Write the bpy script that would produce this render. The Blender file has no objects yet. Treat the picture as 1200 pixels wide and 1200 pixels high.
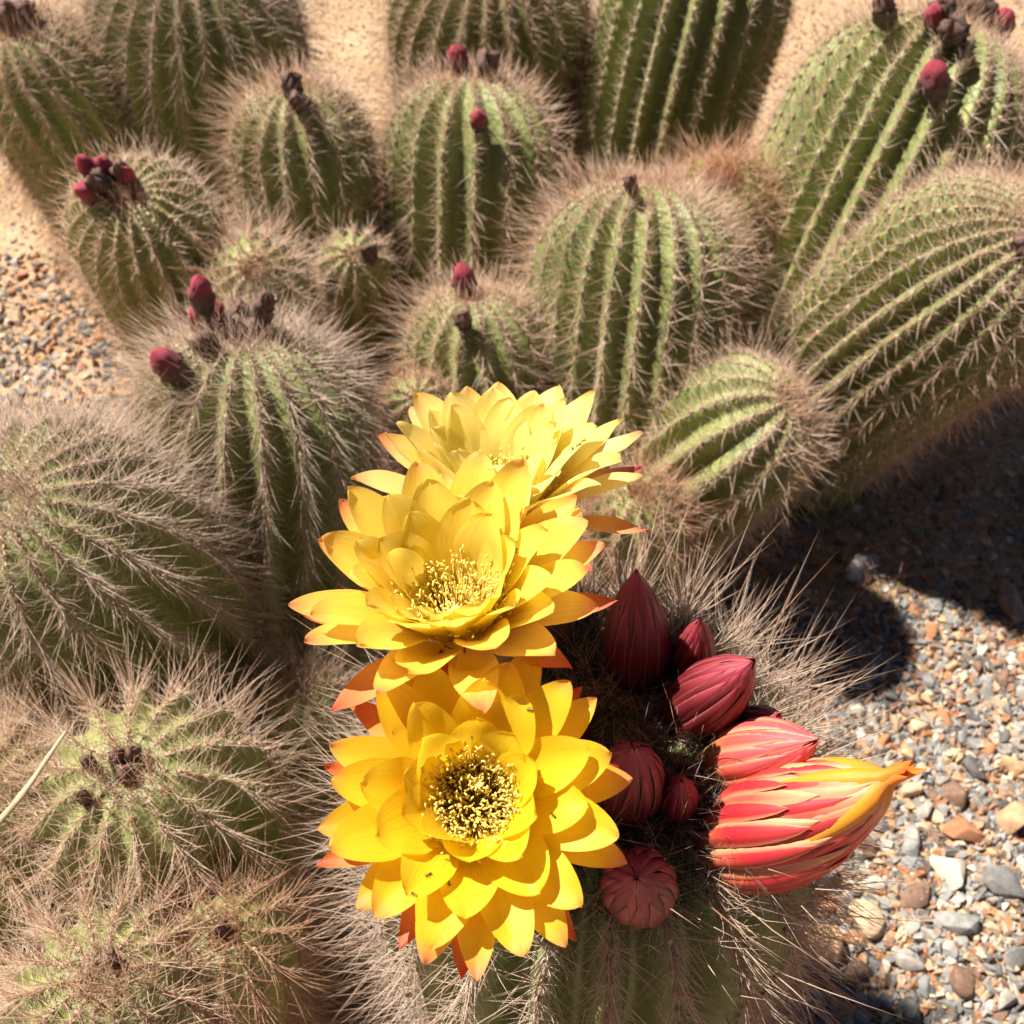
import bpy, bmesh, math, random
import numpy as np
from mathutils import Vector, Matrix, noise as mnoise

random.seed(7)
RNG = np.random.default_rng(11)
rad = math.radians
sc = bpy.context.scene
C = sc.collection

# ------------------------------------------------------------------ camera
PITCH = rad(50.0)
CAM = np.array([0.0, 0.0, 0.60])
GZ = -0.11                         # level of the gravel bed
FPX = 1287.0                       # focal length in pixels of the 1200 px photograph
cam_d = bpy.data.cameras.new('camera')
cam_d.sensor_width = 36.0
cam_d.lens = FPX / 1200.0 * 36.0
cam_d.clip_start = 0.01
cam_d.clip_end = 200.0
cam_d.dof.use_dof = True
cam_d.dof.focus_distance = 0.355
cam_d.dof.aperture_fstop = 22.0
cam = bpy.data.objects.new('camera', cam_d)
cam.location = CAM
cam.rotation_euler = (math.pi / 2 - PITCH, 0, 0)
C.objects.link(cam)
sc.camera = cam

# ------------------------------------------------------------------ light
SUN_FROM = Vector((-0.51, 0.30, 0.93)).normalized()
world = bpy.data.worlds.new('World')
sc.world = world
world.use_nodes = True
wn = world.node_tree.nodes
wl = world.node_tree.links
wn.clear()
sky = wn.new('ShaderNodeTexSky')
sky.sky_type = 'NISHITA'
sky.sun_disc = False
sky.altitude = 3000.0
sky.air_density = 0.4
sky.dust_density = 0.2
sky.sun_elevation = math.asin(SUN_FROM.z)
sky.sun_rotation = math.atan2(SUN_FROM.x, SUN_FROM.y)
bg = wn.new('ShaderNodeBackground')
bg.inputs['Strength'].default_value = 0.05
wo = wn.new('ShaderNodeOutputWorld')
wl.new(sky.outputs[0], bg.inputs['Color'])
wl.new(bg.outputs[0], wo.inputs['Surface'])
sun_d = bpy.data.lights.new('sun', 'SUN')
sun_d.energy = 5.0
sun_d.angle = rad(0.53)
sun_d.color = (1.0, 0.95, 0.88)
sun = bpy.data.objects.new('sun', sun_d)
sun.rotation_euler = SUN_FROM.to_track_quat('Z', 'Y').to_euler()
sun.location = (-3, 1, 5)
C.objects.link(sun)
vs = sc.view_settings
vs.view_transform = 'Standard'
vs.look = 'None'
vs.exposure = 1.1
vs.gamma = 1.0
sc.cycles.use_denoising = True
sc.cycles.max_bounces = 6
sc.cycles.transparent_max_bounces = 8

# ------------------------------------------------------------------ geometry of the view, used to survey positions
C_FWD = np.array([0.0, math.cos(PITCH), -math.sin(PITCH)])
C_UP = np.array([0.0, math.sin(PITCH), math.cos(PITCH)])
C_RT = np.array([1.0, 0.0, 0.0])

def ray(px, py):
    v = C_RT * (px - 600) / FPX + C_UP * (600 - py) / FPX + C_FWD
    return v / np.linalg.norm(v)

def at(px, py, d):
    return CAM + ray(px, py) * d

def on_ground(px, py, z=0.0):
    r = ray(px, py)
    return CAM + r * ((z - CAM[2]) / r[2])

def on_soil(px, py):
    return on_ground(px, py, GZ)

def to_pix(p):
    q = np.asarray(p) - CAM
    dep = q @ C_FWD
    return 600 + FPX * (q @ C_RT) / dep, 600 - FPX * (q @ C_UP) / dep

# ------------------------------------------------------------------ helpers
def link_mesh(name, me, mat=None, parent=None, smooth=True):
    if mat is not None:
        me.materials.append(mat)
    if smooth and len(me.polygons):
        me.polygons.foreach_set('use_smooth', np.ones(len(me.polygons), dtype=bool))
    o = bpy.data.objects.new(name, me)
    C.objects.link(o)
    if parent is not None:
        o.parent = parent
    return o

def mesh_from(name, verts, faces, attr=None):
    me = bpy.data.meshes.new(name)
    if isinstance(verts, np.ndarray):
        verts = np.ascontiguousarray(verts, dtype=np.float32)
    me.from_pydata(verts, [], faces)
    if attr is not None:
        a = me.attributes.new('pv', 'FLOAT_VECTOR', 'POINT')
        a.data.foreach_set('vector', np.ascontiguousarray(attr, dtype=np.float32).ravel())
    me.update()
    return me

def grid_faces(nu, nv, wrap=False, base=0):
    f = []
    for i in range(nv - 1):
        for j in range(nu if wrap else nu - 1):
            a = i * nu + j
            b = i * nu + (j + 1) % nu
            f.append((base + a, base + b, base + b + nu, base + a + nu))
    return f

def tag(o, label=None, cat=None, group=None, kind=None):
    if label: o['label'] = label
    if cat: o['category'] = cat
    if group: o['group'] = group
    if kind: o['kind'] = kind
    return o

def frame_from_z(z, hint=(0, 0, 1)):
    z = Vector(z).normalized()
    return z.to_track_quat('Z', 'Y').to_matrix().to_4x4()

# ------------------------------------------------------------------ materials
def new_mat(name):
    m = bpy.data.materials.new(name)
    m.use_nodes = True
    nt = m.node_tree
    nt.nodes.clear()
    out = nt.nodes.new('ShaderNodeOutputMaterial')
    return m, nt, out

def N(nt, kind, **kw):
    n = nt.nodes.new(kind)
    for k, v in kw.items():
        if k in n.inputs:
            n.inputs[k].default_value = v
        else:
            setattr(n, k, v)
    return n

def ramp(nt, stops, interp='LINEAR'):
    r = nt.nodes.new('ShaderNodeValToRGB')
    cr = r.color_ramp
    cr.interpolation = interp
    while len(cr.elements) > 1:
        cr.elements.remove(cr.elements[-1])
    cr.elements[0].position = stops[0][0]
    cr.elements[0].color = (*stops[0][1], 1)
    for p, c in stops[1:]:
        e = cr.elements.new(p)
        e.color = (*c, 1)
    return r

def mixcol(nt, fac, a, b, mode='MIX'):
    m = nt.nodes.new('ShaderNodeMix')
    m.data_type = 'RGBA'
    m.blend_type = mode
    for src, idx in ((fac, 0), (a, 6), (b, 7)):
        if isinstance(src, (int, float)):
            m.inputs[idx].default_value = src
        elif isinstance(src, tuple):
            m.inputs[idx].default_value = (*src, 1)
        else:
            nt.links.new(src, m.inputs[idx])
    return m.outputs[2]

def pv_xyz(nt):
    a = N(nt, 'ShaderNodeAttribute', attribute_name='pv')
    s = N(nt, 'ShaderNodeSeparateXYZ')
    nt.links.new(a.outputs['Vector'], s.inputs[0])
    return a, s

def math_node(nt, op, a, b=None, clamp=False):
    m = nt.nodes.new('ShaderNodeMath')
    m.operation = op
    m.use_clamp = clamp
    for src, i in ((a, 0), (b, 1)):
        if src is None: continue
        if isinstance(src, (int, float)): m.inputs[i].default_value = src
        else: nt.links.new(src, m.inputs[i])
    return m.outputs[0]

def translucent_mix(nt, out, col, rough, fac, tcol=None, bump=None, spec=0.4):
    p = N(nt, 'ShaderNodeBsdfPrincipled')
    p.inputs['Roughness'].default_value = rough
    p.inputs['Specular IOR Level'].default_value = spec
    nt.links.new(col, p.inputs['Base Color'])
    t = N(nt, 'ShaderNodeBsdfTranslucent')
    nt.links.new(tcol or col, t.inputs['Color'])
    if bump is not None:
        nt.links.new(bump, p.inputs['Normal'])
    mx = N(nt, 'ShaderNodeMixShader')
    mx.inputs[0].default_value = fac
    nt.links.new(p.outputs[0], mx.inputs[1])
    nt.links.new(t.outputs[0], mx.inputs[2])
    nt.links.new(mx.outputs[0], out.inputs['Surface'])

def mat_spines(name, pale, mid, dark, tip, fac=0.42):
    m, nt, out = new_mat(name)
    a, s = pv_xyz(nt)
    r = ramp(nt, [(0.0, pale), (0.45, mid), (0.85, dark)])
    nt.links.new(s.outputs[0], r.inputs[0])
    f = math_node(nt, 'MULTIPLY', s.outputs[1], s.outputs[1])
    f = math_node(nt, 'MULTIPLY', f, 0.75)
    col = mixcol(nt, f, r.outputs[0], tip)
    translucent_mix(nt, out, col, 0.45, fac)
    return m

def mat_body(name, g1, g2):
    m, nt, out = new_mat(name)
    tc = N(nt, 'ShaderNodeTexCoord')
    n1 = N(nt, 'ShaderNodeTexNoise', Scale=28.0, Detail=5.0, Roughness=0.6)
    n2 = N(nt, 'ShaderNodeTexNoise', Scale=420.0, Detail=3.0, Roughness=0.7)
    nt.links.new(tc.outputs['Object'], n1.inputs['Vector'])
    nt.links.new(tc.outputs['Object'], n2.inputs['Vector'])
    r = ramp(nt, [(0.3, g1), (0.62, g2), (0.8, (g2[0] * 1.3, g2[1] * 1.1, g2[2] * 0.9))])
    nt.links.new(n1.outputs['Fac'], r.inputs[0])
    r2 = ramp(nt, [(0.35, (0.72, 0.72, 0.72)), (0.7, (1.12, 1.12, 1.1))])
    nt.links.new(n2.outputs['Fac'], r2.inputs[0])
    col = mixcol(nt, 1.0, r.outputs[0], r2.outputs[0], 'MULTIPLY')
    n3 = N(nt, 'ShaderNodeTexNoise', Scale=75.0, Detail=6.0, Roughness=0.65, Distortion=0.6)
    nt.links.new(tc.outputs['Object'], n3.inputs['Vector'])
    r3 = ramp(nt, [(0.62, (0, 0, 0)), (0.70, (1, 1, 1))])
    nt.links.new(n3.outputs['Fac'], r3.inputs[0])
    col = mixcol(nt, math_node(nt, 'MULTIPLY', r3.outputs[0], 0.6), col, (0.34, 0.25, 0.14))      # corky scars
    b = N(nt, 'ShaderNodeBump', Strength=0.35, Distance=0.001)
    nt.links.new(n2.outputs['Fac'], b.inputs['Height'])
    p = N(nt, 'ShaderNodeBsdfPrincipled')
    p.inputs['Roughness'].default_value = 0.5
    p.inputs['Specular IOR Level'].default_value = 0.35
    nt.links.new(col, p.inputs['Base Color'])
    nt.links.new(b.outputs[0], p.inputs['Normal'])
    nt.links.new(p.outputs[0], out.inputs['Surface'])
    return m

def mat_plain(name, c1, c2, scale=200.0, rough=0.8, bump=0.3):
    m, nt, out = new_mat(name)
    tc = N(nt, 'ShaderNodeTexCoord')
    n1 = N(nt, 'ShaderNodeTexNoise', Scale=scale, Detail=4.0)
    nt.links.new(tc.outputs['Object'], n1.inputs['Vector'])
    r = ramp(nt, [(0.3, c1), (0.7, c2)])
    nt.links.new(n1.outputs['Fac'], r.inputs[0])
    b = N(nt, 'ShaderNodeBump', Strength=bump, Distance=0.0015)
    nt.links.new(n1.outputs['Fac'], b.inputs['Height'])
    p = N(nt, 'ShaderNodeBsdfPrincipled')
    p.inputs['Roughness'].default_value = rough
    nt.links.new(r.outputs[0], p.inputs['Base Color'])
    nt.links.new(b.outputs[0], p.inputs['Normal'])
    nt.links.new(p.outputs[0], out.inputs['Surface'])
    return m

def mat_petal(name, base, mid, tip, t_tip=0.78, fac=0.55, edge=None, edge_w=0.25):
    """base, mid and tip are the petal's own pigments along its length."""
    m, nt, out = new_mat(name)
    a, s = pv_xyz(nt)
    r = ramp(nt, [(0.0, base), (0.45, mid), (t_tip, mid), (1.0, tip)])
    # ragged tip colour: length coordinate shifted by a little noise
    cmb = N(nt, 'ShaderNodeCombineXYZ')
    nt.links.new(math_node(nt, 'MULTIPLY', s.outputs[0], 9.0), cmb.inputs[0])
    nt.links.new(math_node(nt, 'MULTIPLY', s.outputs[1], 1.3), cmb.inputs[1])
    nt.links.new(math_node(nt, 'MULTIPLY', s.outputs[2], 37.0), cmb.inputs[2])
    n = N(nt, 'ShaderNodeTexNoise', Scale=1.6, Detail=4.0, Roughness=0.6)
    nt.links.new(cmb.outputs[0], n.inputs['Vector'])
    sh = math_node(nt, 'MULTIPLY', math_node(nt, 'SUBTRACT', n.outputs['Fac'], 0.5), 0.16)
    rs = math_node(nt, 'MULTIPLY', math_node(nt, 'SUBTRACT', s.outputs[2], 0.5), 0.12)
    nt.links.new(math_node(nt, 'ADD', math_node(nt, 'ADD', s.outputs[1], sh), rs), r.inputs[0])
    col = r.outputs[0]
    if edge is not None:
        au = math_node(nt, 'ABSOLUTE', s.outputs[0])
        au = math_node(nt, 'ADD', au, sh)
        e = ramp(nt, [(1 - 2 * edge_w, (0, 0, 0)), (1.0 - 0.3 * edge_w, (1, 1, 1))])
        nt.links.new(au, e.inputs[0])
        col = mixcol(nt, e.outputs[0], col, edge)
    # veins running lengthwise
    cv = N(nt, 'ShaderNodeCombineXYZ')
    nt.links.new(math_node(nt, 'MULTIPLY', s.outputs[0], 26.0), cv.inputs[0])
    nt.links.new(math_node(nt, 'MULTIPLY', s.outputs[1], 1.5), cv.inputs[1])
    nt.links.new(math_node(nt, 'MULTIPLY', s.outputs[2], 53.0), cv.inputs[2])
    nv = N(nt, 'ShaderNodeTexNoise', Scale=1.0, Detail=3.0)
    nt.links.new(cv.outputs[0], nv.inputs['Vector'])
    rv = ramp(nt, [(0.3, (0.93, 0.88, 0.8)), (0.6, (1, 1, 1))])
    nt.links.new(nv.outputs['Fac'], rv.inputs[0])
    col = mixcol(nt, 1.0, col, rv.outputs[0], 'MULTIPLY')
    b = N(nt, 'ShaderNodeBump', Strength=0.25, Distance=0.0006)
    nt.links.new(nv.outputs['Fac'], b.inputs['Height'])
    translucent_mix(nt, out, col, 0.42, fac, bump=b.outputs[0], spec=0.35)
    return m

def mat_stone(name):
    m, nt, out = new_mat(name)
    a, s = pv_xyz(nt)
    oi = N(nt, 'ShaderNodeObjectInfo')
    rnd = math_node(nt, 'FRACT', math_node(nt, 'ADD', s.outputs[0], oi.outputs['Random']))
    r = ramp(nt, [(0.0, (0.13, 0.125, 0.12)), (0.09, (0.22, 0.215, 0.205)), (0.20, (0.29, 0.285, 0.27)), (0.31, (0.37, 0.34, 0.30)),
                  (0.42, (0.21, 0.125, 0.085)), (0.52, (0.42, 0.19, 0.09)), (0.61, (0.52, 0.32, 0.18)), (0.70, (0.58, 0.42, 0.27)),
                  (0.78, (0.34, 0.23, 0.16)), (0.87, (0.60, 0.53, 0.43)), (0.94, (0.25, 0.26, 0.26))], 'CONSTANT')
    nt.links.new(rnd, r.inputs[0])
    tc = N(nt, 'ShaderNodeTexCoord')
    vadd = N(nt, 'ShaderNodeVectorMath', operation='ADD')
    geo = N(nt, 'ShaderNodeNewGeometry')
    nt.links.new(geo.outputs['Position'], vadd.inputs[0])
    n1 = N(nt, 'ShaderNodeTexNoise', Scale=160.0, Detail=6.0, Roughness=0.7)
    n2 = N(nt, 'ShaderNodeTexNoise', Scale=900.0, Detail=2.0)
    nt.links.new(vadd.outputs[0], n1.inputs['Vector'])
    nt.links.new(vadd.outputs[0], n2.inputs['Vector'])
    r1 = ramp(nt, [(0.3, (0.6, 0.58, 0.56)), (0.7, (1.25, 1.22, 1.18))])
    nt.links.new(n1.outputs['Fac'], r1.inputs[0])
    col = mixcol(nt, 1.0, r.outputs[0], r1.outputs[0], 'MULTIPLY')
    r2 = ramp(nt, [(0.58, (0, 0, 0)), (0.7, (1, 1, 1))])
    nt.links.new(n2.outputs['Fac'], r2.inputs[0])
    col = mixcol(nt, math_node(nt, 'MULTIPLY', r2.outputs[0], 0.35), col, (0.55, 0.38, 0.22))   # sand dust on the stones
    b = N(nt, 'ShaderNodeBump', Strength=0.5, Distance=0.001)
    nt.links.new(n1.outputs['Fac'], b.inputs['Height'])
    p = N(nt, 'ShaderNodeBsdfPrincipled')
    p.inputs['Roughness'].default_value = 0.75
    p.inputs['Specular IOR Level'].default_value = 0.3
    nt.links.new(col, p.inputs['Base Color'])
    nt.links.new(b.outputs[0], p.inputs['Normal'])
    nt.links.new(p.outputs[0], out.inputs['Surface'])
    return m

def mat_ground():
    m, nt, out = new_mat('sandy_soil')
    geo = N(nt, 'ShaderNodeNewGeometry')
    n1 = N(nt, 'ShaderNodeTexNoise', Scale=9.0, Detail=6.0, Roughness=0.6)
    n2 = N(nt, 'ShaderNodeTexNoise', Scale=240.0, Detail=5.0, Roughness=0.75)
    v = N(nt, 'ShaderNodeTexVoronoi', Scale=330.0)
    for n in (n1, n2, v):
        nt.links.new(geo.outputs['Position'], n.inputs['Vector'])
    r1 = ramp(nt, [(0.3, (0.42, 0.25, 0.13)), (0.55, (0.57, 0.39, 0.23)), (0.75, (0.66, 0.50, 0.33))])
    nt.links.new(n1.outputs['Fac'], r1.inputs[0])
    r2 = ramp(nt, [(0.3, (0.55, 0.52, 0.5)), (0.7, (1.3, 1.27, 1.22))])
    nt.links.new(n2.outputs['Fac'], r2.inputs[0])
    col = mixcol(nt, 1.0, r1.outputs[0], r2.outputs[0], 'MULTIPLY')
    hs = N(nt, 'ShaderNodeSeparateXYZ')
    nt.links.new(v.outputs['Color'], hs.inputs[0])
    rg = ramp(nt, [(0.0, (0.2, 0.2, 0.2)), (0.3, (0.5, 0.3, 0.15)), (0.6, (0.66, 0.46, 0.27)), (0.85, (0.35, 0.2, 0.11))], 'CONSTANT')
    nt.links.new(hs.outputs[0], rg.inputs[0])
    col = mixcol(nt, 0.35, col, rg.outputs[0])
    h = math_node(nt, 'ADD', n2.outputs['Fac'], math_node(nt, 'MULTIPLY', v.outputs['Distance'], -0.8))
    b = N(nt, 'ShaderNodeBump', Strength=0.8, Distance=0.003)
    nt.links.new(h, b.inputs['Height'])
    p = N(nt, 'ShaderNodeBsdfPrincipled')
    p.inputs['Roughness'].default_value = 0.9
    p.inputs['Specular IOR Level'].default_value = 0.15
    nt.links.new(col, p.inputs['Base Color'])
    nt.links.new(b.outputs[0], p.inputs['Normal'])
    nt.links.new(p.outputs[0], out.inputs['Surface'])
    return m

M = {}
M['body'] = mat_body('cactus_skin', (0.20, 0.225, 0.07), (0.30, 0.32, 0.11))
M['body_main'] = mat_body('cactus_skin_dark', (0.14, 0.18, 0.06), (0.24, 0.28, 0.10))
M['spine'] = mat_spines('spine_tan', (0.90, 0.80, 0.65), (0.82, 0.62, 0.45), (0.62, 0.36, 0.22), (0.64, 0.38, 0.24))
M['spine_red'] = mat_spines('spine_red', (0.84, 0.66, 0.48), (0.72, 0.45, 0.28), (0.54, 0.25, 0.12), (0.56, 0.28, 0.14))
M['spine_grey'] = mat_spines('spine_grey', (0.88, 0.78, 0.65), (0.76, 0.60, 0.46), (0.54, 0.34, 0.23), (0.56, 0.36, 0.25))
M['spine_main'] = mat_spines('spine_straw', (0.88, 0.79, 0.65), (0.76, 0.60, 0.45), (0.48, 0.28, 0.18), (0.56, 0.35, 0.25))
M['areole'] = mat_plain('areole_felt', (0.36, 0.24, 0.13), (0.62, 0.48, 0.33), 900.0, 0.95, 0.5)
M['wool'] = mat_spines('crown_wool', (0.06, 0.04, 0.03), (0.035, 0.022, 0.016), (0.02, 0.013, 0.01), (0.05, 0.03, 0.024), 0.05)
M['wool_grey'] = mat_spines('tube_wool', (0.46, 0.40, 0.33), (0.28, 0.22, 0.17), (0.12, 0.08, 0.06), (0.3, 0.24, 0.2), 0.2)
M['stone'] = mat_stone('stone')
M['ground'] = mat_ground()
M['straw'] = mat_plain('dry_straw', (0.36, 0.26, 0.15), (0.52, 0.40, 0.25), 150.0, 0.7, 0.3)
M['ant'] = mat_plain('ant_shell', (0.010, 0.007, 0.005), (0.022, 0.014, 0.009), 800.0, 0.35, 0.1)

# ------------------------------------------------------------------ spines: vectorised thin cones
def spine_mesh(name, P, D, L, W, bend, rnd):
    n = len(P)
    D = D / np.linalg.norm(D, axis=1, keepdims=True)
    ref = np.where(np.abs(D[:, 2:3]) < 0.9, np.array([[0, 0, 1.0]]), np.array([[1.0, 0, 0]]))
    U = np.cross(D, ref); U /= np.linalg.norm(U, axis=1, keepdims=True)
    V = np.cross(D, U)
    verts = np.zeros((n, 7, 3)); attr = np.zeros((n, 7, 3))
    L = L[:, None]; W = W[:, None]
    for ri, t in enumerate((0.0, 0.5)):
        c = P + D * L * t + bend * L * t * t
        w = W * (1.0 if ri == 0 else 0.72)
        for k in range(3):
            a = 2 * math.pi * k / 3
            verts[:, ri * 3 + k] = c + (U * math.cos(a) + V * math.sin(a)) * w
            attr[:, ri * 3 + k] = np.stack([rnd, np.full(n, t), np.zeros(n)], 1)
    verts[:, 6] = P + D * L + bend * L
    attr[:, 6] = np.stack([rnd, np.ones(n), np.zeros(n)], 1)
    q = []
    for k in range(3):
        k2 = (k + 1) % 3
        q += [(k, k2, 3 + k2), (k, 3 + k2, 3 + k), (3 + k, 3 + k2, 6)]
    F = (np.arange(n)[:, None, None] * 7 + np.array(q)[None]).reshape(-1, 3)
    return mesh_from(name, verts.reshape(-1, 3), F, attr.reshape(-1, 3))

def needle_mesh(name, P, D, L, W, rnd):
    """short straight needles: one three-sided cone each"""
    n = len(P)
    D = D / np.linalg.norm(D, axis=1, keepdims=True)
    ref = np.where(np.abs(D[:, 2:3]) < 0.9, np.array([[0, 0, 1.0]]), np.array([[1.0, 0, 0]]))
    U = np.cross(D, ref); U /= np.linalg.norm(U, axis=1, keepdims=True)
    V = np.cross(D, U)
    verts = np.zeros((n, 4, 3)); attr = np.zeros((n, 4, 3))
    attr[:, :, 0] = rnd[:, None]; attr[:, 3, 1] = 1.0
    for k in range(3):
        a = 2 * math.pi * k / 3
        verts[:, k] = P + (U * math.cos(a) + V * math.sin(a)) * W[:, None]
    verts[:, 3] = P + D * L[:, None]
    F = (np.arange(n)[:, None, None] * 4 + np.array([(0, 1, 3), (1, 2, 3), (2, 0, 3)])[None]).reshape(-1, 3)
    return mesh_from(name, verts.reshape(-1, 3), F, attr.reshape(-1, 3))

# ------------------------------------------------------------------ a ribbed cactus stem
def stem_profile(R, L, dome=0.95, base=0.82):
    """(r, z) along the meridian from the ground up to the sunken apex."""
    hd = R * dome
    t = np.linspace(0, 1, 120)
    zc = t * (L - hd)
    rc = R * (base + (1 - base) * np.sin(np.clip(t * 1.15, 0, 1) * math.pi / 2))
    ph = np.linspace(0, math.pi / 2, 200)[1:]
    rd = R * np.cos(ph) ** 0.86
    zd = L - hd + hd * np.sin(ph)
    zd = zd - 0.10 * R * np.exp(-(rd / (0.20 * R)) ** 2)
    r = np.concatenate([rc, rd]); z = np.concatenate([zc, zd])
    s = np.concatenate([[0], np.cumsum(np.hypot(np.diff(r), np.diff(z)))])
    return r, z, s

def make_cactus(name, label, apex, base, R, ribs=18, mat='body', spine='spine', areole=0.0088, n_rad=13, n_cen=5,
                l_rad=0.014, l_cen=0.030, w=0.00025, droop=0.25, depth=0.17, rings=64, seed=1, tuft=60, group=None,
                tuft_len=0.02, rib_p=2.3, thin=0.5):
    rng = np.random.default_rng(seed)
    apex = np.asarray(apex, float); foot = np.asarray(base, float)
    axn = (apex - foot) / np.linalg.norm(apex - foot)       # direction in which the crown points
    g = np.array([foot[0], foot[1], GZ - 0.012])
    span = np.linalg.norm(apex - g)
    # the stem rises from the soil and bends over towards its crown
    tt = np.linspace(0, 1, 160)[:, None]
    k1 = g + np.array([0, 0, 1.0]) * span * 0.38
    k2 = apex - axn * span * 0.42
    CL = (1 - tt) ** 3 * g + 3 * (1 - tt) ** 2 * tt * k1 + 3 * (1 - tt) * tt ** 2 * k2 + tt ** 3 * apex
    cs = np.concatenate([[0], np.cumsum(np.linalg.norm(np.diff(CL, axis=0), axis=1))])
    L = cs[-1]
    CT = np.gradient(CL, axis=0); CT /= np.linalg.norm(CT, axis=1, keepdims=True)
    CX = np.zeros_like(CT)
    x0 = np.array([math.cos(seed * 1.7), math.sin(seed * 1.7), 0.0])
    for i in range(len(CT)):
        x0 = x0 - CT[i] * (x0 @ CT[i]); x0 /= np.linalg.norm(x0); CX[i] = x0
    CY = np.cross(CT, CX)
    def bend_to(v):
        v = np.asarray(v, float)
        zc = np.clip(v[:, 2], 0, L)
        ip = lambda A: np.stack([np.interp(zc, cs, A[:, c_]) for c_ in range(3)], 1)
        return ip(CL) + ip(CX) * v[:, :1] + ip(CY) * v[:, 1:2] + ip(CT) * (v[:, 2] - zc)[:, None] - g
    def bend_dir(p, d):
        zc = np.clip(p[:, 2], 0, L)
        ip = lambda A: np.stack([np.interp(zc, cs, A[:, c_]) for c_ in range(3)], 1)
        return ip(CX) * d[:, :1] + ip(CY) * d[:, 1:2] + ip(CT) * d[:, 2:3]
    root = bpy.data.objects.new(name, None)
    root.empty_display_size = 0.05
    C.objects.link(root)
    mw = Matrix.Translation(Vector(g))
    root.matrix_world = mw
    tag(root, label, 'cactus', group)
    r, z, s = stem_profile(R, L)
    S = s[-1]
    # ---- skin
    spr = 8
    na = ribs * spr
    si = np.concatenate([np.linspace(0, S - 1.6 * R, rings // 3, endpoint=False), np.linspace(S - 1.6 * R, S * 0.9985, rings - rings // 3)])
    if S < 1.9 * R: si = np.linspace(0, S * 0.9985, rings)
    rr = np.interp(si, s, r); zz = np.interp(si, s, z)
    th = np.arange(na) * 2 * math.pi / na
    lump = 1 + 0.025 * np.sin(th * 2 + rng.uniform(0, 6)) + 0.02 * np.sin(th * 3 + rng.uniform(0, 6))
    wob = rng.normal(0, 0.10, ribs)                       # uneven ribs
    rib_i = (np.arange(na) + spr // 2) // spr % ribs
    c = np.abs(np.cos(ribs * th / 2)) ** rib_p
    dd = depth * np.clip(1 + wob[rib_i] * 0.0, 0.6, 1.4)
    swirl = rng.uniform(-0.35, 0.35)
    V = np.zeros((len(si), na, 3))
    for i in range(len(si)):
        f = si[i] / S
        near = np.clip(rr[i] / (0.55 * R), 0.0, 1.0)
        notch = 1.0 + 0.010 * np.cos(2 * math.pi * si[i] / areole) * c
        rad_ = rr[i] * (1 - dd * (1 - c) * (0.55 + 0.45 * near)) * lump * notch
        a = th + swirl * f
        V[i, :, 0] = rad_ * np.cos(a); V[i, :, 1] = rad_ * np.sin(a)
        V[i, :, 2] = zz[i] - rr[i] * 0.02 * (1 - c)
    verts = V.reshape(-1, 3)
    faces = grid_faces(na, len(si), True)
    verts = np.vstack([verts, [[0, 0, zz[-1]]]])
    last = (len(si) - 1) * na
    faces += [(last + j, last + (j + 1) % na, len(verts) - 1) for j in range(na)]
    link_mesh('body', mesh_from('cactus_body', bend_to(verts).tolist(), faces), M[mat], root)
    # ---- areoles and spines
    sa = []
    q = S - 0.13 * R
    while q > max(0.015, S - 0.30):
        sa.append(q)
        dome_f = np.clip((S - q) / (1.2 * R), 0.45, 1.0)
        q -= areole * dome_f
    sa = np.array(sa)
    P, T, Nn, B, Q = [], [], [], [], []
    for k in range(ribs):
        jit = rng.uniform(-0.25, 0.25) + (0.5 if k % 2 else 0)
        ss = np.clip(sa - jit * areole * 0.6 + rng.normal(0, areole * 0.06, len(sa)), 0.01, S * 0.995)
        r_ = np.interp(ss, s, r); z_ = np.interp(ss, s, z)
        e = S * 0.004
        dr = np.interp(ss + e, s, r) - np.interp(ss - e, s, r)
        dz = np.interp(ss + e, s, z) - np.interp(ss - e, s, z)
        nrm = np.hypot(dr, dz) + 1e-9
        dr, dz = dr / nrm, dz / nrm
        a = 2 * math.pi * k / ribs + swirl * ss / S
        lk = 1 + 0.025 * 0
        idx = int(k * spr) % na
        r_ = r_ * lump[idx]
        ca, sn = np.cos(a), np.sin(a)
        P.append(np.stack([r_ * ca, r_ * sn, z_], 1))
        T.append(np.stack([dr * ca, dr * sn, dz], 1))
        Nn.append(np.stack([dz * ca, dz * sn, -dr], 1))
        B.append(np.stack([-sn, ca, np.zeros_like(a)], 1))
        Q.append(ss)
    P, T, Nn, B, Q = map(np.concatenate, (P, T, Nn, B, Q))
    # areole cushions
    oct_v = np.array([[1, 0, 0], [0, 1, 0], [-1, 0, 0], [0, -1, 0], [0, 0, 1], [0, 0, -0.5]]) * 1.0
    oct_f = np.array([(0, 1, 4), (1, 2, 4), (2, 3, 4), (3, 0, 4), (1, 0, 5), (2, 1, 5), (3, 2, 5), (0, 3, 5)])
    sz = (0.0013 + 0.012 * R) * rng.uniform(0.8, 1.2, len(P))[:, None]
    av = np.zeros((len(P), 6, 3))
    for k in range(6):
        av[:, k] = P + (B * oct_v[k, 0] * 0.8 + T * oct_v[k, 1] * 1.2 + Nn * oct_v[k, 2] * 0.6) * sz
    af = (np.arange(len(P))[:, None, None] * 6 + oct_f[None]).reshape(-1, 3)
    tag(link_mesh('areoles', mesh_from('areoles', bend_to(av.reshape(-1, 3)), af), M['areole'], root), kind='stuff')
    sp, sd, sl, sw, sr, sb = [], [], [], [], [], []
    n = len(P)
    young = np.clip(1 - (S - Q) / (0.8 * R), 0, 1)         # 1 at the crown
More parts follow.
